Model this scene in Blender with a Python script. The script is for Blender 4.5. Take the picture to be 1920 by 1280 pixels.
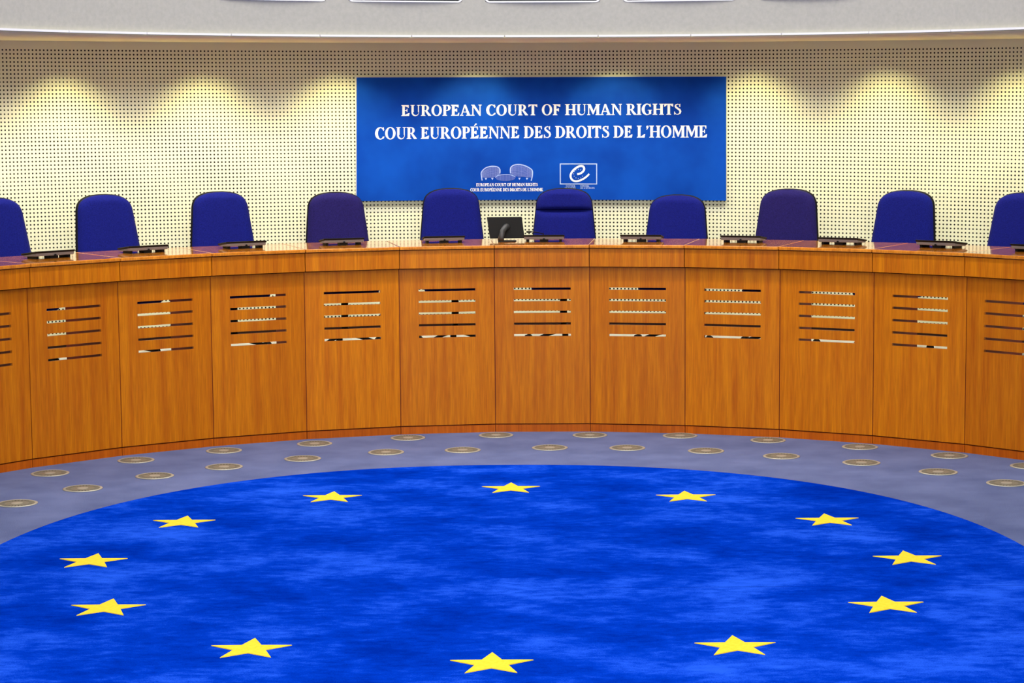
import bpy, bmesh, math, random
from math import sin, cos, tan, pi, radians
from mathutils import Vector, Matrix
random.seed(4)
for o in list(bpy.data.objects): bpy.data.objects.remove(o)
S = bpy.context.scene
COL = S.collection

# ------------------------------------------------------------------ camera
F_PX, PITCH, YAW, ROLL = 4147.06, 0.114102, -0.00898, -0.0078345
cam = bpy.data.cameras.new('camera'); cam.sensor_width = 36.0; cam.lens = 36.0*F_PX/1920.0
cam.clip_start = .1; cam.clip_end = 100
co = bpy.data.objects.new('camera', cam); COL.objects.link(co)
fwd = Vector((sin(YAW)*cos(PITCH), cos(YAW)*cos(PITCH), -sin(PITCH)))
rgt = Vector((cos(YAW), -sin(YAW), 0)); up = rgt.cross(fwd)
r2 = rgt*cos(ROLL) + up*sin(ROLL); u2 = up*cos(ROLL) - rgt*sin(ROLL)
mw = Matrix((r2, u2, -fwd)).transposed().to_4x4(); mw.translation = Vector((0, -11.0623, 2.4290))
co.matrix_world = mw
S.camera = co

# ------------------------------------------------------------------ world, lights, exposure
W = bpy.data.worlds.new('world'); S.world = W; W.use_nodes = True
W.node_tree.nodes['Background'].inputs[0].default_value = (.5, .5, .52, 1)
W.node_tree.nodes['Background'].inputs[1].default_value = .02
S.view_settings.view_transform = 'Standard'; S.view_settings.look = 'None'
S.view_settings.exposure = 0.0; S.view_settings.gamma = 1.0; S.view_settings.use_curve_mapping = False

def area(name, loc, sx, sy, power, col=(1, 1, 1), rot=(0, 0, 0)):
    l = bpy.data.lights.new(name, 'AREA'); l.shape = 'RECTANGLE'; l.size = sx; l.size_y = sy
    l.energy = power; l.color = col
    o = bpy.data.objects.new(name, l); o.location = loc; o.rotation_euler = rot; COL.objects.link(o); return o
def spot(name, loc, power, half, blend, col, rot=(0, 0, 0), rad=.03):
    l = bpy.data.lights.new(name, 'SPOT'); l.energy = power; l.spot_size = 2*radians(half); l.spot_blend = blend
    l.color = col; l.shadow_soft_size = rad
    o = bpy.data.objects.new(name, l); o.location = loc; o.rotation_euler = rot; COL.objects.link(o); return o

area('hall_ceiling_fill', (0, -2.2, 6.9), 5.4, 7.5, 450, (1, .98, .96))  # broad room fill from above, its source unseen
area('hall_ceiling_fill', (0, -9.5, 6.9), 5.4, 6.0, 320, (1, .98, .96))
area('rear_fill', (0, -13.6, 4.5), 5.6, 3.2, 640, (1, .98, .95), (radians(84), 0, 0))  # added fill from behind the camera to lift upright faces, no window there
SPOT_A = [-.92, -.75, -.577, -.404, -.238, -.067, .105, .276, .441, .605, .77, .94]
for a in SPOT_A:                                    # wall washers recessed in the soffit beside the perforated wall, tipped to it
    spot('wall_washer', (5.80*sin(a), 5.80*cos(a), 2.735), 36, 48, 1.0, (1, .90, .42), (radians(24), 0, -a))
for k in range(-10, 11):                            # fill spots added over the seats to brighten the lower wall
    a = k*.1+.017
    spot('seat_fill', (5.42*sin(a), 5.42*cos(a), 2.735), 28, 66, .8, (1, .97, .91), (radians(12), 0, -a), rad=.06)

for k in range(-6, 7):                              # soffit downlights grazing the bench front
    a = k*.15+.017
    spot('bench_front_downlight', (3.95*sin(a), 3.95*cos(a), 2.73), 30, 68, .6, (1, .95, .86), (0, 0, 0), rad=.04)

# ------------------------------------------------------------------ helpers
def lin(r, g, b):
    f = lambda c: c/12.92 if c <= .04045 else ((c+.055)/1.055)**2.4
    return (f(r/255), f(g/255), f(b/255), 1)
def mat(name, col, rough=.6, spec=.5, metal=0.0, coat=0.0):
    m = bpy.data.materials.new(name); m.use_nodes = True
    b = m.node_tree.nodes['Principled BSDF']
    b.inputs['Base Color'].default_value = col; b.inputs['Roughness'].default_value = rough
    b.inputs['Specular IOR Level'].default_value = spec; b.inputs['Metallic'].default_value = metal
    b.inputs['Coat Weight'].default_value = coat; b.inputs['Coat Roughness'].default_value = .06
    return m
def nd(m, t, **k):
    n = m.node_tree.nodes.new(t)
    for a, v in k.items(): setattr(n, a, v)
    return n
def lk(m, a, b): m.node_tree.links.new(a, b)
def ramp(m, src, stops):
    r = nd(m, 'ShaderNodeValToRGB'); e = r.color_ramp.elements
    while len(e) < len(stops): e.new(.5)
    for el, (p, c) in zip(e, stops): el.position = p; el.color = c
    lk(m, src, r.inputs[0]); return r.outputs[0]
def noise(m, scale, vec=None, detail=4, rough=.55, obj=True):
    tc = nd(m, 'ShaderNodeTexCoord'); mp = nd(m, 'ShaderNodeMapping')
    lk(m, tc.outputs['Object'], mp.inputs[0])
    mp.inputs['Scale'].default_value = scale
    n = nd(m, 'ShaderNodeTexNoise'); n.inputs['Scale'].default_value = 1; n.inputs['Detail'].default_value = detail
    n.inputs['Roughness'].default_value = rough
    lk(m, mp.outputs[0], n.inputs['Vector']); return n.outputs['Fac'], mp
def mixc(m, fac, a, b, mode='MIX'):
    x = nd(m, 'ShaderNodeMix', data_type='RGBA', blend_type=mode)
    for s, v in ((x.inputs[0], fac), (x.inputs[6], a), (x.inputs[7], b)):
        if hasattr(v, 'is_linked'): lk(m, v, s)
        else: s.default_value = v
    return x.outputs[2]
def bump(m, h, strength, dist):
    b = nd(m, 'ShaderNodeBump'); b.inputs['Strength'].default_value = strength; b.inputs['Distance'].default_value = dist
    lk(m, h, b.inputs['Height']); lk(m, b.outputs[0], m.node_tree.nodes['Principled BSDF'].inputs['Normal'])
def base(m, c): lk(m, c, m.node_tree.nodes['Principled BSDF'].inputs['Base Color'])

def wood(name, dark, light, rough=.42, scale=(26, 26, 1.1), coat=.0):
    m = mat(name, light, rough, .22, 0, coat)
    oi = nd(m, 'ShaderNodeObjectInfo')
    f, mp = noise(m, scale, detail=5, rough=.6)
    cb = nd(m, 'ShaderNodeCombineXYZ'); mu = nd(m, 'ShaderNodeMath', operation='MULTIPLY'); mu.inputs[1].default_value = 37
    lk(m, oi.outputs['Random'], mu.inputs[0])
    for i in range(3): lk(m, mu.outputs[0], cb.inputs[i])
    lk(m, cb.outputs[0], mp.inputs['Location'])
    c = ramp(m, f, [(.3, dark), (.68, light)])
    f2, _ = noise(m, (170, 170, 6), detail=3)
    c2 = ramp(m, f2, [(.3, (.78, .74, .7, 1)), (.65, (1.08, 1.08, 1.08, 1))])
    c = mixc(m, 1.0, c, c2, 'MULTIPLY')
    c3 = ramp(m, oi.outputs['Random'], [(0, (.90, .88, .9, 1)), (1, (1.07, 1.09, 1.3, 1))])      # veneer differs from sheet to sheet
    c = mixc(m, 1.0, c, c3, 'MULTIPLY')
    base(m, c); return m

M = {}
M['wood'] = wood('bench_wood', lin(176, 91, 1), lin(206, 123, 3))
M['top'] = wood('worktop_wood', lin(196, 112, 20), lin(226, 144, 40), .12, (26, 1.1, 26), .8)
M['kick'] = wood('kickboard_wood', lin(166, 76, 1), lin(190, 95, 3))
M['darkwood'] = mat('dark_wood', lin(112, 26, 8), .6, .3)
M['grey_wall'] = mat('gallery_paint', lin(188, 186, 184), .8)
fz, _ = noise(M['grey_wall'], (40, 40, 40)); base(M['grey_wall'], ramp(M['grey_wall'], fz, [(.3, lin(176, 174, 164)), (.7, lin(186, 183, 173))]))
M['white'] = mat('white_paint', (.93, .93, .93, 1), .5)
M['soffit'] = mat('soffit_paint', lin(244, 232, 176), .8)
M['glass'] = mat('dark_window_glass', lin(24, 26, 30), .3, .15)
M['shell'] = mat('black_plastic', lin(8, 8, 12), .6, .2)
M['dgrey'] = mat('dark_grey_plastic', lin(112, 114, 120), .5)
M['black'] = mat('matte_black', lin(8, 8, 9), .6, .2)
M['arm'] = mat('charcoal_plastic', lin(40, 43, 48), .5)
M['chrome'] = mat('polished_steel', (.8, .8, .8, 1), .18, .5, 1)
M['metal'] = mat('champagne_metal', lin(128, 130, 118), .45, .4, .35)
M['rim'] = mat('pale_metal_rim', lin(174, 174, 162), .42, .4, .35)
M['slotdark'] = mat('dark_slot', lin(40, 36, 28), .8)
M['board'] = mat('skirting_paint', lin(40, 16, 10), .6, .2)
M['platform'] = mat('platform_floor', lin(224, 224, 226), .5)
M['signedge'] = mat('sign_edge_white', (.85, .85, .85, 1), .5)
M['letter'] = mat('white_lettering', (.95, .95, .95, 1), .5)
M['pale'] = mat('pale_blue_print', lin(165, 190, 240), .5)
M['mid'] = mat('mid_blue_print', lin(120, 135, 205), .5)
M['footw'] = mat('white_plastic', lin(240, 232, 210), .4)

def fabric(name, a, b):
    m = mat(name, b, .9, .15)
    f, _ = noise(m, (140, 140, 140), detail=3); base(m, ramp(m, f, [(.3, a), (.7, b)]))
    bump(m, f, .25, .004); return m
M['blue'] = fabric('royal_blue_fabric', lin(8, 14, 96), lin(17, 26, 124))
M['indigo'] = fabric('indigo_fabric', lin(24, 18, 74), lin(36, 28, 100))

m = M['wallperf'] = mat('perforated_panel', lin(222, 220, 206), .7, .3)
uv = nd(m, 'ShaderNodeUVMap'); sep = nd(m, 'ShaderNodeSeparateXYZ'); lk(m, uv.outputs[0], sep.inputs[0])
def mth(m, op, a, b=None):
    n = nd(m, 'ShaderNodeMath', operation=op)
    for i, v in enumerate((a, b)):
        if v is None: continue
        if hasattr(v, 'is_linked'): lk(m, v, n.inputs[i])
        else: n.inputs[i].default_value = v
    return n.outputs[0]
PIT = .0289
cu = mth(m, 'SUBTRACT', mth(m, 'FRACT', mth(m, 'DIVIDE', sep.outputs[0], PIT)), .5)
vv = mth(m, 'SUBTRACT', sep.outputs[1], .0357)
cv = mth(m, 'SUBTRACT', mth(m, 'FRACT', mth(m, 'DIVIDE', vv, PIT)), .5)
dd = mth(m, 'SQRT', mth(m, 'ADD', mth(m, 'MULTIPLY', cu, cu), mth(m, 'MULTIPLY', cv, cv)))
hole = mth(m, 'MULTIPLY', mth(m, 'LESS_THAN', dd, .228), mth(m, 'LESS_THAN', vv, PIT*93))
base(m, mixc(m, hole, lin(226, 227, 203), lin(26, 24, 18)))

RUGY = -.27
m = M['rug'] = mat('blue_rug_pile', lin(20, 70, 210), 1, 0)
f1, _ = noise(m, (1.2, 1.5, 1), detail=8, rough=.66); f2, _ = noise(m, (9, 20, 1), detail=4, rough=.7); f3, _ = noise(m, (160, 160, 1), detail=2)
fa = mth(m, 'ADD', mth(m, 'MULTIPLY', f1, .62), mth(m, 'ADD', mth(m, 'MULTIPLY', f2, .22), mth(m, 'MULTIPLY', f3, .16)))
c = ramp(m, fa, [(.40, lin(0, 38, 150)), (.5, lin(2, 54, 184)), (.60, lin(34, 88, 226))])
tc = nd(m, 'ShaderNodeTexCoord'); sp = nd(m, 'ShaderNodeSeparateXYZ'); lk(m, tc.outputs['Object'], sp.inputs[0])
line = mth(m, 'LESS_THAN', mth(m, 'ABSOLUTE', mth(m, 'ADD', sp.outputs[1], .501+RUGY)), .006)
line = mth(m, 'MULTIPLY', line, mth(m, 'GREATER_THAN', sp.outputs[0], .5))
base(m, mixc(m, mth(m, 'MULTIPLY', line, .55), c, lin(0, 36, 150))); bump(m, fa, .5, .01)
M['star'] = mat('yellow_star_pile', lin(250, 214, 50), .9, .1)
fz, _ = noise(M['star'], (60, 60, 60)); base(M['star'], ramp(M['star'], fz, [(.3, lin(244, 204, 44)), (.7, lin(252, 218, 66))]))
m = M['floor'] = mat('grey_blue_carpet', lin(112, 118, 160), .95, .1)
f1, _ = noise(m, (300, 300, 1), detail=2); f2, _ = noise(m, (3, 3, 1), detail=3)
fa = mth(m, 'ADD', mth(m, 'MULTIPLY', f1, .75), mth(m, 'MULTIPLY', f2, .25))
base(m, ramp(m, fa, [(.36, lin(60, 71, 112)), (.62, lin(114, 124, 168))])); bump(m, f1, .3, .003)
m = M['sign'] = mat('blue_sign_print', lin(24, 84, 190), .7, .08)
f1, _ = noise(m, (2.2, 2.2, 2.2), detail=3); base(m, ramp(m, f1, [(.35, lin(3, 56, 158)), (.7, lin(10, 76, 188))]))

def link(name, me, m, parent=None, smooth=False):
    me.materials.append(m)
    if smooth:
        for p in me.polygons: p.use_smooth = True
    o = bpy.data.objects.new(name, me); COL.objects.link(o)
    if parent: o.parent = parent
    return o
def from_bm(name, bm, m, parent=None, smooth=False, bevel=0, seg=2):
    bmesh.ops.recalc_face_normals(bm, faces=bm.faces)
    me = bpy.data.meshes.new(name); bm.to_mesh(me); bm.free()
    o = link(name, me, m, parent, smooth)
    if bevel:
        b = o.modifiers.new('bevel', 'BEVEL'); b.width = bevel; b.segments = seg; b.limit_method = 'ANGLE'; b.angle_limit = radians(40)
    return o
def tag(o, label, cat, group=None):
    o['label'] = label; o['category'] = cat
    if group: o['group'] = group
    return o
def struct(o): o['kind'] = 'structure'; return o
def empty(name, loc, rz=0):
    o = bpy.data.objects.new(name, None); o.empty_display_size = .1; o.location = loc; o.rotation_euler = (0, 0, rz)
    COL.objects.link(o); return o
def hexa(bm, pts):                        # 8 points: bottom loop 4, top loop 4
    v = [bm.verts.new(p) for p in pts]
    for f in ((3, 2, 1, 0), (4, 5, 6, 7), (0, 1, 5, 4), (1, 2, 6, 5), (2, 3, 7, 6), (3, 0, 4, 7)): bm.faces.new([v[i] for i in f])
def box(bm, x0, x1, y0, y1, z0, z1):
    hexa(bm, [(x0, y0, z0), (x1, y0, z0), (x1, y1, z0), (x0, y1, z0), (x0, y0, z1), (x1, y0, z1), (x1, y1, z1), (x0, y1, z1)])
def tube(bm, pts, rad, n=10):
    pts = [Vector(p) for p in pts]; rings = []
    for i, p in enumerate(pts):
        d = (pts[min(i+1, len(pts)-1)]-pts[max(i-1, 0)]).normalized()
        a = d.orthogonal().normalized() if abs(d.z) > .9 else d.cross(Vector((0, 0, 1))).normalized()
        b = d.cross(a); r = rad[i] if isinstance(rad, (list, tuple)) else rad
        rings.append([bm.verts.new(p+a*r*cos(t*2*pi/n)+b*r*sin(t*2*pi/n)) for t in range(n)])
    for q, w in zip(rings, rings[1:]):
        for t in range(n): bm.faces.new([q[t], q[(t+1) % n], w[(t+1) % n], w[t]])
    bm.faces.new(rings[0]); bm.faces.new(rings[-1][::-1])
def lathe(bm, prof, n=40, cap=True):
    rings = [[bm.verts.new((r*cos(2*pi*t/n), r*sin(2*pi*t/n), z)) for t in range(n)] for r, z in prof]
    for q, w in zip(rings, rings[1:]):
        for t in range(n): bm.faces.new([q[t], q[(t+1) % n], w[(t+1) % n], w[t]])
    if cap: bm.faces.new(rings[0]); bm.faces.new(rings[-1][::-1])

TILT = -.0057
def P(a, R, z, tilt=True): return (R*sin(a), R*cos(a), z + (TILT*R*sin(a) if tilt else 0))
def arc_prism(bm, prof, a0, a1, n, tilt=True):   # prof: closed loop of (R, z)
    rings = []
    for i in range(n+1):
        a = a0+(a1-a0)*i/n
        rings.append([bm.verts.new(P(a, r, z, tilt)) for r, z in prof])
    k = len(prof)
    for q, w in zip(rings, rings[1:]):
        for t in range(k): bm.faces.new([q[t], q[(t+1) % k], w[(t+1) % k], w[t]])
    bm.faces.new(rings[0]); bm.faces.new(rings[-1][::-1])

# ------------------------------------------------------------------ setting
RW, RG = 6.30, 3.15                # perforated wall, gallery front
ZS = 2.776; ZG = 2.742             # soffit height at the wall and at the gallery front
ZTOP = 7.0
bm = bmesh.new(); box(bm, -7, 7, -14, 7, -.1, 0); struct(from_bm('floor', bm, M['floor']))
bm = bmesh.new(); box(bm, -7, 7, -14.2, 7, ZTOP, ZTOP+.1); struct(from_bm('ceiling', bm, M['white']))
bm = bmesh.new(); box(bm, -7, 7, -14.2, -14, 0, ZTOP); struct(from_bm('wall_rear', bm, M['grey_wall']))
for nm, s in (('wall_left', -1), ('wall_right', 1)):
    bm = bmesh.new(); box(bm, min(s*6.3, s*6.4), max(s*6.3, s*6.4), -14, 0, 0, 2.74); struct(from_bm(nm, bm, M['grey_wall']))
# perforated back wall
bm = bmesh.new(); uvl = bm.loops.layers.uv.new('UVMap'); N = 160; A0, A1 = -pi/2, pi/2
va = []
for i in range(N+1):
    a = A0+(A1-A0)*i/N
    va.append((a, bm.verts.new(P(a, RW, 0)), bm.verts.new(P(a, RW, ZS+.06))))
for (a, b0, t0), (b, b1, t1) in zip(va, va[1:]):
    f = bm.faces.new([b0, b1, t1, t0])
    for l, (u, v) in zip(f.loops, ((a*RW, 0), (b*RW, 0), (b*RW, ZS+.06), (a*RW, ZS+.06))): l[uvl].uv = (u+10, v)
me = bpy.data.meshes.new('wall_back'); bm.to_mesh(me); bm.free()
struct(link('wall_back', me, M['wallperf'], None, True))
# skirting
bm = bmesh.new(); arc_prism(bm, [(RW-.015, .524), (RW-.001, .524), (RW-.001, .604), (RW-.015, .604)], -.985, .985, 90, False)
struct(from_bm('baseboard_back', bm, M['board']))
# platform the bench and chairs stand on
bm = bmesh.new(); arc_prism(bm, [(4.58, .001), (RW-.02, .001), (RW-.02, .524), (4.58, .524)], -.99, .99, 90, False)
struct(from_bm('floor_platform', bm, M['platform']))
# soffit and gallery front
bm = bmesh.new(); arc_prism(bm, [(RG, ZG), (RW+.01, ZS), (RW+.01, ZS+.06), (RG+.005, ZG+.012)], -pi/2, pi/2, 120)
struct(from_bm('ceiling_soffit', bm, M['soffit']))
for nm, s in (('left', -1), ('right', 1)):
    z = -s*TILT*3.15
    bm = bmesh.new(); box(bm, min(s*RG, s*6.45), max(s*RG, s*6.45), -14, 0, ZG+s*TILT*RG, ZG+s*TILT*RG+.06); struct(from_bm('ceiling_'+nm, bm, M['soffit']))
    bm = bmesh.new(); box(bm, min(s*RG, s*(RG+.1)), max(s*RG, s*(RG+.1)), -14, 0, ZG+.06, ZTOP); struct(from_bm('wall_gallery_'+nm, bm, M['grey_wall']))
# gallery front wall with real window openings
WA = [.0268+(k*.2787) for k in (-2, -1, 0, 1, 2)]; WH = .231/2; WZ0, WZ1, WR = 2.972, 3.60, .035
cols = [-pi/2]
for a in WA: cols += [a-WH, a+WH]
cols.append(pi/2)
bm = bmesh.new()
for i in range(len(cols)-1):
    n = max(2, int((cols[i+1]-cols[i])/.03)); win = i % 2 == 1
    for k in range(n):
        a0 = cols[i]+(cols[i+1]-cols[i])*k/n; a1 = cols[i]+(cols[i+1]-cols[i])*(k+1)/n
        for z0, z1 in (((ZG+.014, WZ0), (WZ1, ZTOP)) if win else ((ZG+.014, WZ0), (WZ0, WZ1), (WZ1, ZTOP))):
            t = z1 < ZTOP
            hexa(bm, [P(a0, RG, z0), P(a1, RG, z0), P(a1, RG+.12, z0), P(a0, RG+.12, z0),
                      P(a0, RG, z1), P(a1, RG, z1), P(a1, RG+.12, z1), P(a0, RG+.12, z1)])
bmesh.ops.remove_doubles(bm, verts=bm.verts, dist=.0005)
struct(from_bm('wall_gallery', bm, M['grey_wall']))
def rrect(a, half, z0, z1, r, n=6):          # rounded rectangle outline in (angle*RG, z)
    out = []
    for cx, cz, t0 in ((half-r, z0+r, -pi/2), (half-r, z1-r, 0), (-half+r, z1-r, pi/2), (-half+r, z0+r, pi)):
        for k in range(n+1): out.append((cx+r*cos(t0+k*pi/2/n), cz+r*sin(t0+k*pi/2/n)))
    return out
for i, a in enumerate(WA):
    w = empty('window_%d' % (i+1), P(a, RG, WZ0), -a); struct(w)
    inv = Matrix.Translation(Vector(P(a, RG, WZ0))) @ Matrix.Rotation(-a, 4, 'Z'); inv = inv.inverted()
    def L(pts, R): return [inv @ Vector(P(a+x/RG, R, z)) for x, z in pts]
    bm = bmesh.new(); half = WH*RG
    oo = rrect(a, half+.005, WZ0-.005, WZ1+.005, .03); ii = rrect(a, half-.004, WZ0+.004, WZ1-.004, .026)
    rings = [[bm.verts.new(p) for p in L(q, R)] for q, R in ((oo, RG-.006), (ii, RG-.006), (ii, RG+.06), (oo, RG+.06))]
    k = len(oo)
    for q, r in zip(rings, rings[1:]+rings[:1]):
        for t in range(k): bm.faces.new([q[t], q[(t+1) % k], r[(t+1) % k], r[t]])
    from_bm('window_frame', bm, M['white'], w)
    bm = bmesh.new()
    zo = WZ0
    f1 = [bm.verts.new((x, .004, z-zo)) for x, z in ii]; f2 = [bm.verts.new((x, .016, z-zo)) for x, z in ii]
    bm.faces.new(f1); bm.faces.new(f2[::-1])
    for t in range(k): bm.faces.new([f1[t], f1[(t+1) % k], f2[(t+1) % k], f2[t]])
    from_bm('window_pane', bm, M['glass'], w)
# white lip along the foot of the gallery front, in short lengths with joints
JA = [-pi/2+k*.19 for k in range(17)]+[pi/2]
bm = bmesh.new()
for j0, j1 in zip(JA, JA[1:]):
    arc_prism(bm, [(RG-.022, ZG+.0065), (RG-.001, ZG+.0065), (RG-.001, ZG+.019), (RG-.022, ZG+.019)], j0+.001, j1-.001, 6)
struct(from_bm('trim_1', bm, M['white']))

# ------------------------------------------------------------------ bench
R0, A00, DA = 4.5, .0168, .1498
wc = 2*R0*sin(DA/2); hd = tan(DA/2); rad_mid = R0*cos(DA/2)
SZ = [1.0198, .939, .8557, .7727, .6912]; SH = .0085; SX0, SX1 = -wc/2+.203*wc, -wc/2+.80*wc
ZT, ZF0 = 1.332, 1.178
def taper(bm, y0, y1, z0, z1, gap):
    x0 = wc/2+y0*hd-gap; x1 = wc/2+y1*hd-gap
    hexa(bm, [(-x0, y0, z0), (x0, y0, z0), (x1, y1, z0), (-x1, y1, z0), (-x0, y0, z1), (x0, y0, z1), (x1, y1, z1), (-x1, y1, z1)])
def panel_mesh():
    bm = bmesh.new(); g = .0028; zb, zt = .060, 1.170
    xs = [-wc/2+g, SX0, SX1, wc/2-g]; zs = [zb]
    for z in reversed(SZ): zs += [z-SH, z+SH]
    zs.append(zt)
    T = .020
    def V(d, x, z): 
        k = (d, x, z)
        if k not in C: C[k] = bm.verts.new((x, d, z))
        return C[k]
    C = {}
    nz = len(zs)-1
    solid = lambda i, j: 0 <= i < 3 and 0 <= j < nz and not (i == 1 and j % 2 == 1)
    for i in range(3):
        for j in range(nz):
            if not solid(i, j): continue
            xa, xb, za, zc = xs[i], xs[i+1], zs[j], zs[j+1]
            bm.faces.new([V(0, xa, za), V(0, xb, za), V(0, xb, zc), V(0, xa, zc)])
            bm.faces.new([V(T, xa, zc), V(T, xb, zc), V(T, xb, za), V(T, xa, za)])
            for di, dj, p, q in ((-1, 0, (xa, za), (xa, zc)), (1, 0, (xb, za), (xb, zc)), (0, -1, (xa, za), (xb, za)), (0, 1, (xa, zc), (xb, zc))):
                if not solid(i+di, j+dj): bm.faces.new([V(0, *p), V(0, *q), V(T, *q), V(T, *p)])
    bmesh.ops.recalc_face_normals(bm, faces=bm.faces)
    me = bpy.data.meshes.new('front_panel'); bm.to_mesh(me); bm.free(); me.materials.append(M['wood']); return me
PANEL = panel_mesh()
BL = ['wooden bench section cut by the left edge of the photo, slots all dark',
      'wooden bench section second from the left, slots almost entirely dark',
      'wooden bench section third from the left, slots pale at their left ends',
      'wooden bench section fourth from the left, below the third blue chair',
      'wooden bench section fifth from the left, below the sign corner\'s indigo chair',
      'wooden bench section below the chair left of the small monitor',
      'wooden bench section carrying the small black monitor',
      'wooden bench section just right of the one carrying the monitor',
      'wooden bench section fourth from the right, light along most of its slots',
      'wooden bench section third from the right, slots pale at their right ends',
      'wooden bench section second from the right, slots half dark and half pale',
      'wooden bench section cut by the right edge of the photo, slots dark']
proto = {}
for k in range(12):
    a = A00+DA*(k-6)                   # centre angle of the section
    e = empty('bench_section', (rad_mid*sin(a), rad_mid*cos(a), 0), -a)
    tag(e, BL[k], 'bench section', 'sections of the curved bench')
    if not proto:
        o = bpy.data.objects.new('front_panel', PANEL); COL.objects.link(o); o.parent = e; ps = [o]
        bm = bmesh.new(); taper(bm, -.036, .0, ZF0, 1.304, .0026); ps.append(from_bm('fascia', bm, M['wood'], e))
        bm = bmesh.new(); taper(bm, -.05, .62, 1.309, ZT, .0018); ps.append(from_bm('worktop', bm, M['top'], e, bevel=.004))
        bm = bmesh.new(); taper(bm, .003, .03, 0.0, .052, .0022); ps.append(from_bm('kickboard', bm, M['kick'], e))
        bm = bmesh.new(); taper(bm, .022, .05, .03, .10, .02); ps.append(from_bm('lower_rail', bm, M['darkwood'], e))
        bm = bmesh.new(); taper(bm, .022, .05, 1.09, 1.3075, .02); ps.append(from_bm('upper_rail', bm, M['darkwood'], e))
        for s in (-1, 1):
            bm = bmesh.new()
            for y0, y1, z0 in ((.0225, .055, 0.001), (.055, .76, .5242)):
                x = lambda y, t: s*(wc/2+y*hd-t)
                hexa(bm, [(x(y0, .0), y0, z0), (x(y0, .018), y0, z0), (x(y1, .018), y1, z0), (x(y1, .0), y1, z0),
                          (x(y0, .0), y0, 1.308), (x(y0, .018), y0, 1.308), (x(y1, .018), y1, 1.308), (x(y1, .0), y1, 1.308)])
            for z0, z1 in ((.062, 1.168),):     # edge strip showing in the joint between two fronts
                x = lambda y, t: s*(wc/2+y*hd-t)
                hexa(bm, [(x(.004, .0002), .004, z0), (x(.004, .0024), .004, z0), (x(.0226, .0024), .0226, z0), (x(.0226, .0002), .0226, z0),
                          (x(.004, .0002), .004, z1), (x(.004, .0024), .004, z1), (x(.0226, .0024), .0226, z1), (x(.0226, .0002), .0226, z1)])
            ps.append(from_bm('side_panel', bm, M['darkwood'], e))
        proto['ps'] = ps
    else:
        for p in proto['ps']:
            c = p.copy(); COL.objects.link(c); c.parent = e

# ------------------------------------------------------------------ chairs
def chair_parts(parent, top, mt, head):
    """local: y outward (behind sitter), sitter faces -y; z from the platform; top = height of the backrest top"""
    H0 = .47; lean = .13
    def hw(d, grow=0):                     # half width at depth d under the top
        n = 2.5; r = .115
        full = .206+.031*min(max((d-.08)/.30, 0), 1.4)
        if d < r: full *= max(1-((r-d)/r)**n, 0)**(1/n)
        return full+grow
    def shell(bm, d0, d1, front, thick, grow, crease=None, nd_=22, bottom_round=False):
        rows = []
        for i in range(nd_+1):
            t = i/nd_; d = d0+(d1-d0)*(t**1.6 if d0 == 0 else t)
            if i == 0 and d0 == 0: d = .0004
            z = top-d+grow*(1-min(d/.1, 1)); w = hw(max(d, .0006), grow if d > .003 else 0)
            yb = lean*((top-d-H0)/(top-H0))
            ring = []
            m_ = 14
            puff = thick*min(1, .35+(d-d0)/.05)
            if crease: puff *= 1-.75*math.exp(-((d-crease)/.012)**2)
            if bottom_round: puff *= min(1, .4+(d1-d)/.03)
            for q in range(m_+1):
                u = -1+2*q/m_; x = u*w; e = (1-abs(u)**4)**.5
                ring.append((x, yb+front-puff*e+.25*x*x*-1, z))
            for q in range(m_, -1, -1):
                u = -1+2*q/m_; x = u*w
                ring.append((x*.985, yb+front+.012-.25*x*x, z))
            rows.append([bm.verts.new(p) for p in ring])
        k = len(rows[0])
        for a_, b_ in zip(rows, rows[1:]):
            for t in range(k): bm.faces.new([a_[t], a_[(t+1) % k], b_[(t+1) % k], b_[t]])
        bm.faces.new(rows[0]); bm.faces.new(rows[-1][::-1])
    out = []
    if head:
        bm = bmesh.new(); shell(bm, 0, .156, .0, .062, 0, nd_=16, bottom_round=True); out.append(from_bm('headrest', bm, mt, parent, True))
        bm = bmesh.new(); shell(bm, .157, top-H0-.02, .0, .058, 0, nd_=16); out.append(from_bm('backrest', bm, mt, parent, True))
    else:
        bm = bmesh.new(); shell(bm, 0, top-H0-.02, .0, .05, 0); out.append(from_bm('backrest', bm, mt, parent, True))
    bm = bmesh.new(); shell(bm, 0, top-H0-.02, .030, .018, .006); out.append(from_bm('back_shell', bm, M['shell'], parent, True))
    bm = bmesh.new(); box(bm, -.235, .235, -.37, .03, .395, .475)
    out.append(from_bm('seat', bm, mt, parent, True, .03, 4))
    bm = bmesh.new(); box(bm, -.16, .16, -.34, -.06, .355, .394); box(bm, -.05, .05, -.08, .055, .36, .385); box(bm, -.04, .04, .045, .07, .36, .60)
    out.append(from_bm('seat_mechanism', bm, M['shell'], parent, False, .006))
    bm = bmesh.new(); tube(bm, [(0, -.2, .10), (0, -.2, .355)], .027, 16); out.append(from_bm('gas_column', bm, M['shell'], parent, True))
    bm = bmesh.new(); tube(bm, [(0, -.2, .075), (0, -.2, .125)], .036, 16)
    for k in range(5):
        t = 2*pi*k/5+.3
        tube(bm, [(.02*cos(t), -.2+.02*sin(t), .105), (.15*cos(t), -.2+.15*sin(t), .088), (.28*cos(t), -.2+.28*sin(t), .066)], [.022, .018, .013], 8)
    out.append(from_bm('star_base', bm, M['shell'], parent, True))
    for k in range(5):
        t = 2*pi*k/5+.3; c = Vector((.285*cos(t), -.2+.285*sin(t), .0275)); d = Vector((-sin(t), cos(t), 0))
        bm = bmesh.new(); tube(bm, [c-d*.022, c+d*.022], .0272, 14); tube(bm, [c, c+Vector((0, 0, .045))], .008, 8)
        out.append(from_bm('caster', bm, M['black'], parent, True))
    return out
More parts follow.
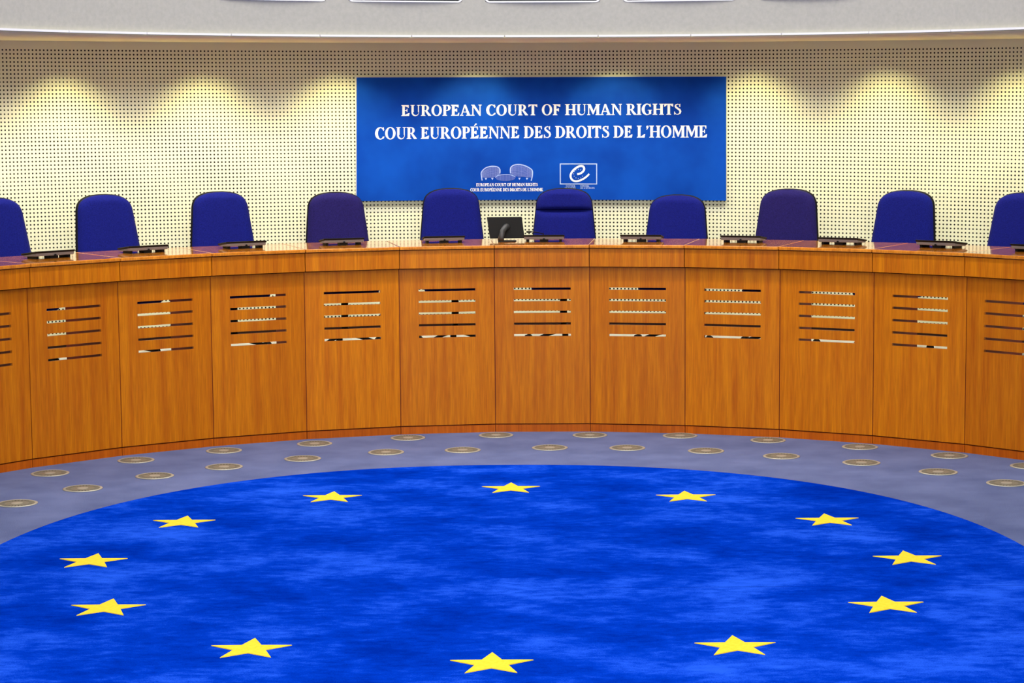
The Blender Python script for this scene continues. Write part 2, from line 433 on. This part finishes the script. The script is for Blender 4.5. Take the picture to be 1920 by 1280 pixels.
CH = [(-.7077, 1.689, 'blue', 0, 'leftmost, cut by the photo edge'), (-.5621, 1.683, 'blue', 0, 'second from the left, against the pale perforated wall'),
      (-.4097, 1.678, 'blue', 0, 'third from the left, against the pale perforated wall'), (-.257, 1.654, 'indigo', 0, 'overlapping the left corner of the blue sign'),
      (-.105, 1.669, 'blue', 0, 'left of the small monitor'), (.044, 1.662, 'blue', 1, 'with a headrest crease, right of the small monitor'),
      (.1929, 1.612, 'blue', 0, 'shorter than the rest, under the right part of the sign'), (.3387, 1.66, 'indigo', 0, 'first to the right of the blue sign'),
      (.493, 1.659, 'blue', 0, 'second from the right, whole in view'), (.6467, 1.66, 'blue', 0, 'rightmost, cut by the photo edge')]
CACHE = {}
PLAT = .524
for a, zt, mk, hd_, txt in CH:
    R = 5.66
    e = empty('office_chair', (R*sin(a), R*cos(a), PLAT+.0008), -a)
    tag(e, ('dark indigo' if mk == 'indigo' else 'royal blue')+' round-topped chair, '+txt, 'chair', 'judges\' chairs behind the bench')
    key = (mk, hd_, round(zt, 3))
    chair_parts(e, zt-PLAT, M[mk], hd_)

# ------------------------------------------------------------------ things on the bench
DEV = [-.7296, -.5833, -.4326, -.2833, -.1308, .0195, .1658, .3172, .4653, .6155, .7629]
DTX = ['leftmost of all', 'second from the left', 'third from the left', 'in front of the indigo chair at the sign corner, left half',
       'in front of the chair left of the monitor', 'beside the small monitor, under a thin microphone', 'first to the right of the headrest chair',
       'left of the right-hand indigo chair', 'third from the right', 'second from the right', 'rightmost, cut by the photo edge']
DTX[3] = 'in front of the indigo chair at the sign corner'
dproto = None
for a, txt in zip(DEV, DTX):
    e = empty('desk_console', (4.72*sin(a), 4.72*cos(a), ZT+.0005), -a)
    tag(e, 'low black desk console, '+txt, 'desk console', 'consoles on the bench')
    if dproto is None:
        dproto = []
        # screen slab tipped back towards the seats
        bm = bmesh.new(); h = .147
        hexa(bm, [(-h, .0, .040), (h, .0, .040), (h, .20, .0168), (-h, .20, .0168), (-h, -.004, .053), (h, -.004, .053), (h, .20, .029), (-h, .20, .029)])
        dproto.append(from_bm('screen', bm, M['black'], e, False, .004))
        bm = bmesh.new(); h = .142
        hexa(bm, [(-h, .010, .019), (h, .010, .019), (h, .17, .010), (-h, .17, .010), (-h, .002, .0395), (h, .002, .0395), (h, .19, .0165), (-h, .19, .0165)])
        dproto.append(from_bm('housing', bm, M['dgrey'], e, False, .003))
        for s in (-1, 1):
            bm = bmesh.new(); hexa(bm, [(s*.118-.009, .03, 0), (s*.118+.009, .03, 0), (s*.118+.009, .15, 0), (s*.118-.009, .15, 0), (s*.118-.009, .03, .0185), (s*.118+.009, .03, .0185), (s*.118+.009, .15, .0115), (s*.118-.009, .15, .0115)]); dproto.append(from_bm('foot', bm, M['black'], e))
        bm = bmesh.new(); hexa(bm, [(-.03, .02, 0), (.03, .02, 0), (.03, .10, 0), (-.03, .10, 0), (-.03, .02, .0185), (.03, .02, .0185), (.03, .10, .0142), (-.03, .10, .0142)]); tube(bm, [(0, .012, .022), (0, -.002, .022)], .007, 10)
        dproto.append(from_bm('hinge_bracket', bm, M['black'], e))
    else:
        for p in dproto:
            c = p.copy(); COL.objects.link(c); c.parent = e
# small monitor seen from behind
e = empty('monitor', (-.20, 4.80, ZT+.0005), radians(3)); tag(e, 'small black monitor seen from behind on a curved stand, on the bench', 'monitor')
bm = bmesh.new()
B = [Vector((-.112, .10, .172)), Vector((.140, .10, .172)), Vector((.158, .07, .020)), Vector((-.092, .07, .020))]
hexa(bm, [B[3], B[2], B[2]+Vector((0, .022, -.003)), B[3]+Vector((0, .022, -.003)), B[0], B[1], B[1]+Vector((0, .022, -.003)), B[0]+Vector((0, .022, -.003))])
from_bm('screen_housing', bm, M['black'], e, False, .003)
bm = bmesh.new(); tube(bm, [(-.018, -.02, .012), (-.016, -.03, .035), (-.004, -.01, .075), (.018, .05, .098), (.03, .09, .10)], [.024, .021, .020, .022, .026], 12)
from_bm('stand_arm', bm, M['arm'], e, True)
bm = bmesh.new(); hexa(bm, [(-.04, -.05, 0), (.09, -.02, 0), (.10, .06, 0), (-.03, .06, 0), (-.038, -.045, .009), (.085, -.018, .007), (.095, .055, .007), (-.028, .055, .009)])
from_bm('stand_foot', bm, M['black'], e, False, .002)
# thin microphone by the central console
e = empty('microphone', (.10, 4.965, ZT+.0005), 0); tag(e, 'thin black gooseneck microphone bent over the console by the monitor', 'microphone')
bm = bmesh.new(); lathe(bm, [(.02, 0), (.02, .008), (.012, .012)], 16); from_bm('microphone_base', bm, M['black'], e)
bm = bmesh.new(); tube(bm, [(0, 0, .011), (-.01, -.03, .045), (-.05, -.07, .059), (-.10, -.09, .0655)], .0035, 8); from_bm('gooseneck', bm, M['black'], e, True)
bm = bmesh.new(); tube(bm, [(-.098, -.09, .0645), (-.132, -.095, .0645)], .0062, 10); from_bm('microphone_head', bm, M['black'], e, True)

# ------------------------------------------------------------------ rug with stars
RX, RY = -.1575, -.27
rug = empty('rug', (RX, RY, 0)); tag(rug, 'royal blue oval rug with a ring of yellow stars on the grey carpet', 'rug')
def oval(a, b, n=2.2, k=200):
    f = lambda v: math.copysign(abs(v)**(2/n), v)
    return [(a*f(cos(2*pi*t/k)), b*f(sin(2*pi*t/k))) for t in range(k)]
bm = bmesh.new(); rings = []
for g, z in ((0, .0005), (0, .006), (-.009, .010)): rings.append([bm.verts.new((x, y, z)) for x, y in oval(2.79+g, 3.33+g)])
for q, w in zip(rings, rings[1:]):
    for t in range(200): bm.faces.new([q[t], q[(t+1) % 200], w[(t+1) % 200], w[t]])
bm.faces.new(rings[0][::-1]); bm.faces.new(rings[-1]); from_bm('pile', bm, M['rug'], rug)
ST = [(-.133, 2.208), (.912, 1.891), (1.655, 1.152), (1.932, .13), (1.658, -.898), (.88, -1.645), (-.179, -1.918), (-1.237, -1.645), (-2.013, -.862), (-2.289, .183), (-1.975, 1.204), (-1.201, 1.944)]
RS = .187
bm = bmesh.new(); lo = []; hi = []
for k in range(10):
    t = pi/2+k*pi/5; r = RS if k % 2 == 0 else RS*.40
    lo.append(bm.verts.new((r*cos(t), r*sin(t), .0102))); hi.append(bm.verts.new((r*cos(t)*.99, r*sin(t)*.99, .0135)))
bm.faces.new(lo[::-1]); bm.faces.new(hi)
for t in range(10): bm.faces.new([lo[t], lo[(t+1) % 10], hi[(t+1) % 10], hi[t]])
bmesh.ops.recalc_face_normals(bm, faces=bm.faces)
SM = bpy.data.meshes.new('star'); bm.to_mesh(SM); bm.free(); SM.materials.append(M['star'])
for x, y in ST:
    # measured star centres are the middle of the drawn height, a little below the star's own centre
    o = bpy.data.objects.new('star', SM); COL.objects.link(o); o.parent = rug; o.location = (x-RX, y-RY-.006, 0)

# ------------------------------------------------------------------ floor diffusers
G1 = [[-3.089, 2.886], [-2.624, 3.369], [-2.092, 3.738], [-1.503, 4.008], [-.871, 4.24], [-.256, 4.334], [.404, 4.307], [1.034, 4.257], [1.625, 4.032], [2.213, 3.724], [2.745, 3.344], [3.176, 2.925]]
G2 = [[-3.063, 1.852], [-2.769, 2.335], [-2.398, 2.764], [-2.002, 3.087], [-1.522, 3.39], [-.985, 3.628], [-.472, 3.696], [.118, 3.773], [.642, 3.742], [1.164, 3.599], [1.642, 3.365], [2.129, 3.096], [2.559, 2.73], [2.901, 2.32]]
NUM = ['first', 'second', 'third', 'fourth', 'fifth', 'sixth', 'seventh', 'eighth', 'ninth', 'tenth', 'eleventh', 'twelfth', 'thirteenth', 'fourteenth']
def diffuser_parts(e):
    out = []
    bm = bmesh.new(); lathe(bm, [(.104, .0005), (.122, .0005), (.122, .003), (.112, .006), (.104, .004)], 40, False)
    out.append(from_bm('rim', bm, M['rim'], e, True))
    bm = bmesh.new(); lathe(bm, [(.1045, .0005), (.1045, .0012)], 40); out.append(from_bm('well', bm, M['slotdark'], e))
    bm = bmesh.new()
    for k in range(28):
        t = 2*pi*k/28; d = .16
        p = [(r*cos(t+o), r*sin(t+o)) for r, o in ((.03, 0), (.103, .0), (.103, d), (.03, .12))]
        hexa(bm, [(x, y, .0014) for x, y in p]+[(x, y, .0036) for x, y in p])
    lathe(bm, [(.066, .0014), (.072, .0014), (.072, .0038), (.066, .0038)], 32)
    out.append(from_bm('grille', bm, M['metal'], e))
    bm = bmesh.new(); lathe(bm, [(.034, .0014), (.034, .005), (.012, .006)], 24); out.append(from_bm('hub', bm, M['rim'], e))
    return out
dp = None
for row, pts in (('against the foot of the bench', G1), ('in the row nearer the rug', G2)):
    for k, (x, y) in enumerate(pts):
        e = empty('floor_diffuser', (x, y, .0), random.random()*6)
        if k < (len(pts)+1)//2: w = NUM[k]+' from the left'
        else:
            q = len(pts)-1-k; w = (NUM[q] if q else 'first')+' from the right'
        tag(e, 'round metal floor grille '+row+', '+w, 'floor vent', 'floor air grilles')
        if dp is None: dp = diffuser_parts(e)
        else:
            for p in dp:
                c = p.copy(); COL.objects.link(c); c.parent = e

# ------------------------------------------------------------------ sign
RSG = 6.26
def sg(px, py, R=RSG):                   # sign-face coordinates (as in a 1920-wide drawing) to the curved face
    u = (px-669)/(1361-669); v = (py-145)/(377-145)
    a = (-.21506*(1-u)+.24301*u)*(1-v)+(-.21748*(1-u)+.24350*u)*v
    z = (2.5190*(1-u)+2.5027*u)*(1-v)+(1.5651*(1-u)+1.5500*u)*v
    return (R*sin(a), R*cos(a), z)
ORG = Vector(sg(1015, 377)); sign = empty('wall_sign', ORG)
tag(sign, 'wide blue court sign with white lettering on the perforated wall', 'sign')
def sv(bm, px, py, R): return bm.verts.new(Vector(sg(px, py, R))-ORG)
def slab(bm, x0, y0, x1, y1, Rf, Rb, n=40):
    rows = []
    for i in range(n+1):
        x = x0+(x1-x0)*i/n
        rows.append([sv(bm, x, y1, Rf), sv(bm, x, y0, Rf), sv(bm, x, y0, Rb), sv(bm, x, y1, Rb)])
    for a_, b_ in zip(rows, rows[1:]):
        for t in range(4): bm.faces.new([a_[t], a_[(t+1) % 4], b_[(t+1) % 4], b_[t]])
    bm.faces.new(rows[0]); bm.faces.new(rows[-1][::-1])
bm = bmesh.new(); slab(bm, 669, 145, 1361, 377, RSG, RSG+.018); from_bm('panel', bm, M['sign'], sign)
bm = bmesh.new(); slab(bm, 667.6, 143.6, 1361, 377, RSG+.0185, RSG+.034); from_bm('backing_board', bm, M['signedge'], sign)
def poly(bm, pts, R=RSG-.0015):          # flat filled print on the face
    vs = [sv(bm, x, y, R) for x, y in pts]
    f = bm.faces.new(vs); return f
def finish(name, bm, m):
    bmesh.ops.triangulate(bm, faces=bm.faces)
    # give the print a little body
    r = bmesh.ops.extrude_face_region(bm, geom=bm.faces[:]); 
    vs = [g for g in r['geom'] if isinstance(g, bmesh.types.BMVert)]
    for v in vs:
        d = Vector(((v.co+ORG).x, (v.co+ORG).y, 0)).normalized(); v.co += d*.001
    return from_bm(name, bm, m, sign)
# bold serif capitals, unit height, y up
ST_, HL = .18, .06
def stem(x, y0=0, y1=1, w=ST_, sb=True, stp=True, sl=.075, sr=.075):
    p = [[(x, y0), (x+w, y0), (x+w, y1), (x, y1)]]
    if sb: p.append([(x-sl, y0), (x+w+sr, y0), (x+w+sr, y0+.045), (x+w, y0+.085), (x, y0+.085), (x-sl, y0+.045)])
    if stp: p.append([(x-sl, y1-.045), (x, y1-.085), (x+w, y1-.085), (x+w+sr, y1-.045), (x+w+sr, y1), (x-sl, y1)])
    return p
def band(cx, cy, ro, so, ri, si, t0, t1, n=18, cxi=None):
    cxi = cx if cxi is None else cxi; out = []
    for k in range(n):
        a, b = t0+(t1-t0)*k/n, t0+(t1-t0)*(k+1)/n
        out.append([(cx+ro*cos(a), cy+so*sin(a)), (cx+ro*cos(b), cy+so*sin(b)), (cxi+ri*cos(b), cy+si*sin(b)), (cxi+ri*cos(a), cy+si*sin(a))])
    return out
def stroke(x0, y0, x1, y1, w0, w1=None):
    w1 = w0 if w1 is None else w1
    return [[(x0, y0), (x0+w0, y0), (x1+w1, y1), (x1, y1)]]
def GL(ch):
    if ch == 'I': return stem(.09), .345
    if ch == 'L': return stem(.09)+[[(.2, 0), (.56, 0), (.6, .29), (.55, .29), (.46, .07), (.2, .07)]], .64
    if ch in 'EÉ':
        p = stem(.09)+[[(.2, 0), (.57, 0), (.61, .27), (.56, .27), (.47, .07), (.2, .07)], [(.2, .93), (.46, .93), (.5, .75), (.55, .75), (.55, 1), (.2, 1)],
                       [(.2, .475), (.38, .475), (.41, .36), (.45, .36), (.45, .66), (.41, .66), (.38, .54), (.2, .54)]]
        if ch == 'É': p.append([(.27, 1.07), (.34, 1.07), (.5, 1.24), (.38, 1.27)])
        return p, .65
    if ch == 'F':
        return stem(.09)+[[(.2, .93), (.46, .93), (.5, .75), (.55, .75), (.55, 1), (.2, 1)], [(.2, .455), (.38, .455), (.41, .34), (.45, .34), (.45, .64), (.41, .64), (.38, .52), (.2, .52)]], .60
    if ch == 'T':
        return stem(.26, stp=False)+[[(.03, 1), (.02, .74), (.065, .74), (.11, .925), (.26, .925), (.26, 1)], [(.42, 1), (.42, .925), (.575, .925), (.62, .74), (.665, .74), (.655, 1)]], .685
    if ch == 'H': return stem(.09)+stem(.56)+[[(.2, .47), (.6, .47), (.6, .54), (.2, .54)]], .815
    if ch == 'N':
        return stem(.11, w=.075, sl=.09)+stem(.62, w=.075, sb=False)+[[(.06, 1), (.245, 1), (.70, .13), (.70, -.02), (.62, -.02), (.11, .93)]], .80
    if ch == 'M':
        return stem(.10, w=.075)+stem(.70, w=ST_)+[[(.06, 1), (.27, 1), (.50, .32), (.465, .06), (.43, .06), (.12, .90)], [(.43, .06), (.475, .06), (.80, 1), (.70, 1), (.45, .28)]], .955
    if ch == 'A':
        return [[(.31, 1), (.42, 1), (.72, .05), (.535, .05)], [(.31, 1), (.37, .87), (.155, .05), (.085, .05)], [(.17, .30), (.56, .30), (.54, .365), (.19, .365)],
                [(0, 0), (.25, 0), (.25, .045), (.17, .08), (.07, .08), (0, .045)], [(.44, 0), (.78, 0), (.78, .045), (.71, .08), (.52, .08), (.44, .045)]], .78
    if ch == 'U':
        return [[(.09, .35), (.255, .35), (.255, 1), (.09, 1)], [(.02, .955), (.33, .955), (.33, 1), (.02, 1)], [(.56, .35), (.63, .35), (.63, 1), (.56, 1)], [(.48, .955), (.72, .955), (.72, 1), (.48, 1)]] + \
            band(.36, .35, .27, .37, .2, .28, pi, 2*pi, 16, .4075-.0), .75
    if ch == 'O': return band(.40, .5, .37, .52, .195, .455, 0, 2*pi, 32), .80
    if ch in 'CG':
        p = band(.40, .5, .37, .52, .195, .45, .62, 2*pi-.62, 28, .43)
        p += [[(.60, .74), (.655, .70), (.655, 1.0), (.61, 1.0), (.56, .93)]]
        if ch == 'C': p += [[(.64, .24), (.69, .24), (.655, .06), (.6, .1)]]; return p, .72
        p += [[(.545, .04), (.70, .08), (.70, .42), (.545, .42)], [(.46, .40), (.76, .40), (.76, .45), (.46, .45)]]; return p, .79
    if ch == 'D': return stem(.09, sr=.0, sl=.075)+band(.30, .5, .42, .5, .235, .43, -pi/2, pi/2, 20)+[[(.2, 0), (.31, 0), (.31, .07), (.2, .07)], [(.2, .93), (.31, .93), (.31, 1), (.2, 1)]], .755
    if ch in 'PR':
        p = stem(.09)+band(.33, .725, .26, .275, .095, .21, -pi/2, pi/2, 16)+[[(.2, .93), (.34, .93), (.34, 1), (.2, 1)], [(.2, .45), (.34, .45), (.34, .515), (.2, .515)]]
        if ch == 'P': return p, .61
        p += [[(.30, .47), (.44, .50), (.70, .06), (.74, .045), (.74, 0), (.56, 0), (.53, .03)]]; return p, .74
    if ch == 'S':
        pts = []
        for k in range(25):
            t = k/24
            pts.append((t,))
        cl = [(.46, .80), (.42, .92), (.30, .965), (.17, .90), (.14, .78), (.20, .66), (.32, .55), (.44, .44), (.49, .30), (.46, .14), (.33, .035), (.18, .05), (.09, .20)]
        wd = [.03, .045, .06, .10, .13, .15, .16, .16, .14, .11, .07, .05, .03]
        p = []
        L_, R_ = [], []
        for i, (x, y) in enumerate(cl):
            a, b = cl[max(i-1, 0)], cl[min(i+1, len(cl)-1)]
            dx, dy = b[0]-a[0], b[1]-a[1]; l = math.hypot(dx, dy); nx, ny = -dy/l, dx/l; h = wd[i]/2
            L_.append((x+nx*h, y+ny*h)); R_.append((x-nx*h, y-ny*h))
        for i in range(len(cl)-1): p.append([L_[i], L_[i+1], R_[i+1], R_[i]])
        p += [[(.42, .72), (.48, .70), (.49, .99), (.45, .99), (.40, .93)], [(.05, .01), (.09, .01), (.14, .08), (.10, .29), (.05, .29)]]
        return p, .57
    if ch == '’': return [[(.06, .98), (.2, 1.0), (.2, .84), (.09, .66), (.05, .68), (.10, .80), (.05, .84)]], .25
    return [], .27
def text(bm, s, x0, x1, ytop, ybase, R=RSG-.0015, dy=0):
    tot = sum(GL(c)[1] for c in s); k = (x1-x0)/tot; h = ybase-ytop; x = x0
    for c in s:
        ps, ad = GL(c)
        for p in ps: poly(bm, [(x+u*k, ybase-v*h+dy*(x-x0)/(x1-x0)) for u, v in p], R)
        x += ad*k
L1, L2 = 'EUROPEAN COURT OF HUMAN RIGHTS', 'COUR EUROPÉENNE DES DROITS DE L’HOMME'
bm = bmesh.new(); text(bm, L1, 752, 1278, 197, 217.5, dy=-1.5); finish('lettering', bm, M['letter'])
bm = bmesh.new(); text(bm, L2, 702.5, 1327, 238.7, 261, dy=-2.5); finish('lettering', bm, M['letter'])
bm = bmesh.new(); text(bm, L1, 893, 1008.5, 345, 351); finish('small_lettering', bm, M['letter'])
bm = bmesh.new(); text(bm, L2, 882, 1018.5, 354.5, 360.5); finish('small_lettering', bm, M['letter'])
bm = bmesh.new(); text(bm, 'COUNCIL', 1061.5, 1079.5, 349, 352.2); text(bm, 'OF EUROPE', 1059, 1080, 353, 356)
text(bm, 'CONSEIL', 1088.5, 1105, 349, 352.2); text(bm, 'DE L’EUROPE', 1088.5, 1115.5, 353, 356); finish('small_lettering', bm, M['pale'])
def ribbon(bm, pts, w, R=RSG-.0015):
    L_, R_ = [], []
    for i, (x, y) in enumerate(pts):
        a, b = pts[max(i-1, 0)], pts[min(i+1, len(pts)-1)]
        dx, dy = b[0]-a[0], b[1]-a[1]; l = math.hypot(dx, dy) or 1; h = (w[i] if isinstance(w, list) else w)/2
        L_.append((x-dy/l*h, y+dx/l*h)); R_.append((x+dy/l*h, y-dx/l*h))
    for i in range(len(pts)-1): poly(bm, [L_[i], L_[i+1], R_[i+1], R_[i]], R)
def smooth(pts, n=6):
    out = []
    for i in range(len(pts)-1):
        p0, p1, p2, p3 = pts[max(i-1, 0)], pts[i], pts[i+1], pts[min(i+2, len(pts)-1)]
        for k in range(n):
            t = k/n
            out.append(tuple(.5*((2*p1[j])+(-p0[j]+p2[j])*t+(2*p0[j]-5*p1[j]+4*p2[j]-p3[j])*t*t+(-p0[j]+3*p1[j]-3*p2[j]+p3[j])*t**3) for j in (0, 1)))
    return out+[pts[-1]]
# emblem in a frame: open ribbon letter round a ring of dots
bm = bmesh.new()
for x0, y0, x1, y1 in ((1050, 308, 1120, 309.8), (1050, 346, 1120, 347.8), (1050, 308, 1051.8, 347.8), (1118.2, 308, 1120, 347.8)): poly(bm, [(x0, y0), (x1, y0), (x1, y1), (x0, y1)])
finish('emblem_frame', bm, M['pale'])
Z = lambda x, y: (1035+x/17.07, 295+y/17.07)
ep = smooth([Z(*q) for q in ((815, 570), (900, 550), (990, 490), (1035, 410), (1010, 330), (930, 305), (820, 340), (700, 430), (620, 540), (600, 640), (640, 740), (740, 795), (860, 785), (1000, 725), (1120, 640), (1195, 560))])
bm = bmesh.new(); ribbon(bm, ep, [3.8-.8*abs(i/len(ep)-.3) for i in range(len(ep))]); finish('emblem_letter', bm, M['letter'])
bm = bmesh.new()
for k in range(12):
    t = 2*pi*k/12
    if k in (0, 11): continue
    cx, cy = Z(850+155*cos(t), 560+150*sin(t)); poly(bm, [(cx+.85*cos(q*pi/3), cy+.85*sin(q*pi/3)) for q in range(6)])
finish('emblem_dots', bm, M['pale'])
# line drawing of two round towers and a low drum
Y = lambda x, y: (880+x/12.0, 295+y/12.0)
lt = smooth([Y(*q) for q in ((290, 540), (275, 440), (275, 350), (360, 260), (470, 222), (560, 218), (640, 235), (690, 290), (690, 380))], 4)
rt = smooth([Y(*q) for q in ((930, 380), (930, 260), (1000, 195), (1120, 178), (1250, 205), (1360, 260), (1420, 320), (1420, 440), (1395, 550))], 4)
bm = bmesh.new(); ribbon(bm, lt, 1.8); finish('tower_outline', bm, M['pale'])
bm = bmesh.new(); ribbon(bm, rt, 1.8); finish('tower_outline', bm, M['pale'])
bm = bmesh.new()
ribbon(bm, smooth([Y(*q) for q in ((590, 470), (650, 425), (750, 408), (830, 405), (930, 412), (1040, 455))], 4), 1.0)
finish('drum_outline', bm, M['pale'])
for bx in (375, 520, 1130, 1300):
    bm = bmesh.new(); poly(bm, [Y(bx-28, 480), Y(bx+28, 480), Y(bx, 530)]); finish('tower_support', bm, M['pale'])
bm = bmesh.new()
def tower(xs, top, bot, n, m_):
    for k in range(n+1):
        x = xs[0]+(xs[1]-xs[0])*k/n; yt = top(x); yb = bot(x); ribbon(bm, [Y(x, yt), Y(x, yb)], .55, RSG-.0012)
    for k in range(1, m_+1):
        pts = []
        for q in range(9):
            x = xs[0]+(xs[1]-xs[0])*q/8; pts.append(Y(x, top(x)+(bot(x)-top(x))*k/m_))
        ribbon(bm, pts, .55, RSG-.0012)
tower((290, 680), lambda x: 225+130*((x-540)/260)**2 if x < 540 else 225+70*((x-540)/150)**2, lambda x: 465-70*max(0, (x-560)/130), 16, 9)
tower((940, 1410), lambda x: 185+75*((x-1100)/170)**2 if x < 1100 else 185+135*((x-1100)/320)**2, lambda x: 390+55*min(1, (x-930)/150)+25*max(0, (x-1100)/310), 18, 9)
for k in range(25):
    t = -1+2*k/24; x = 815+225*t; yy = 60*(1-t*t)**.5
    ribbon(bm, [Y(x, 470-yy), Y(x, 480+yy*1.2)], .55, RSG-.0012)
finish('emblem_hatching', bm, M['mid'])
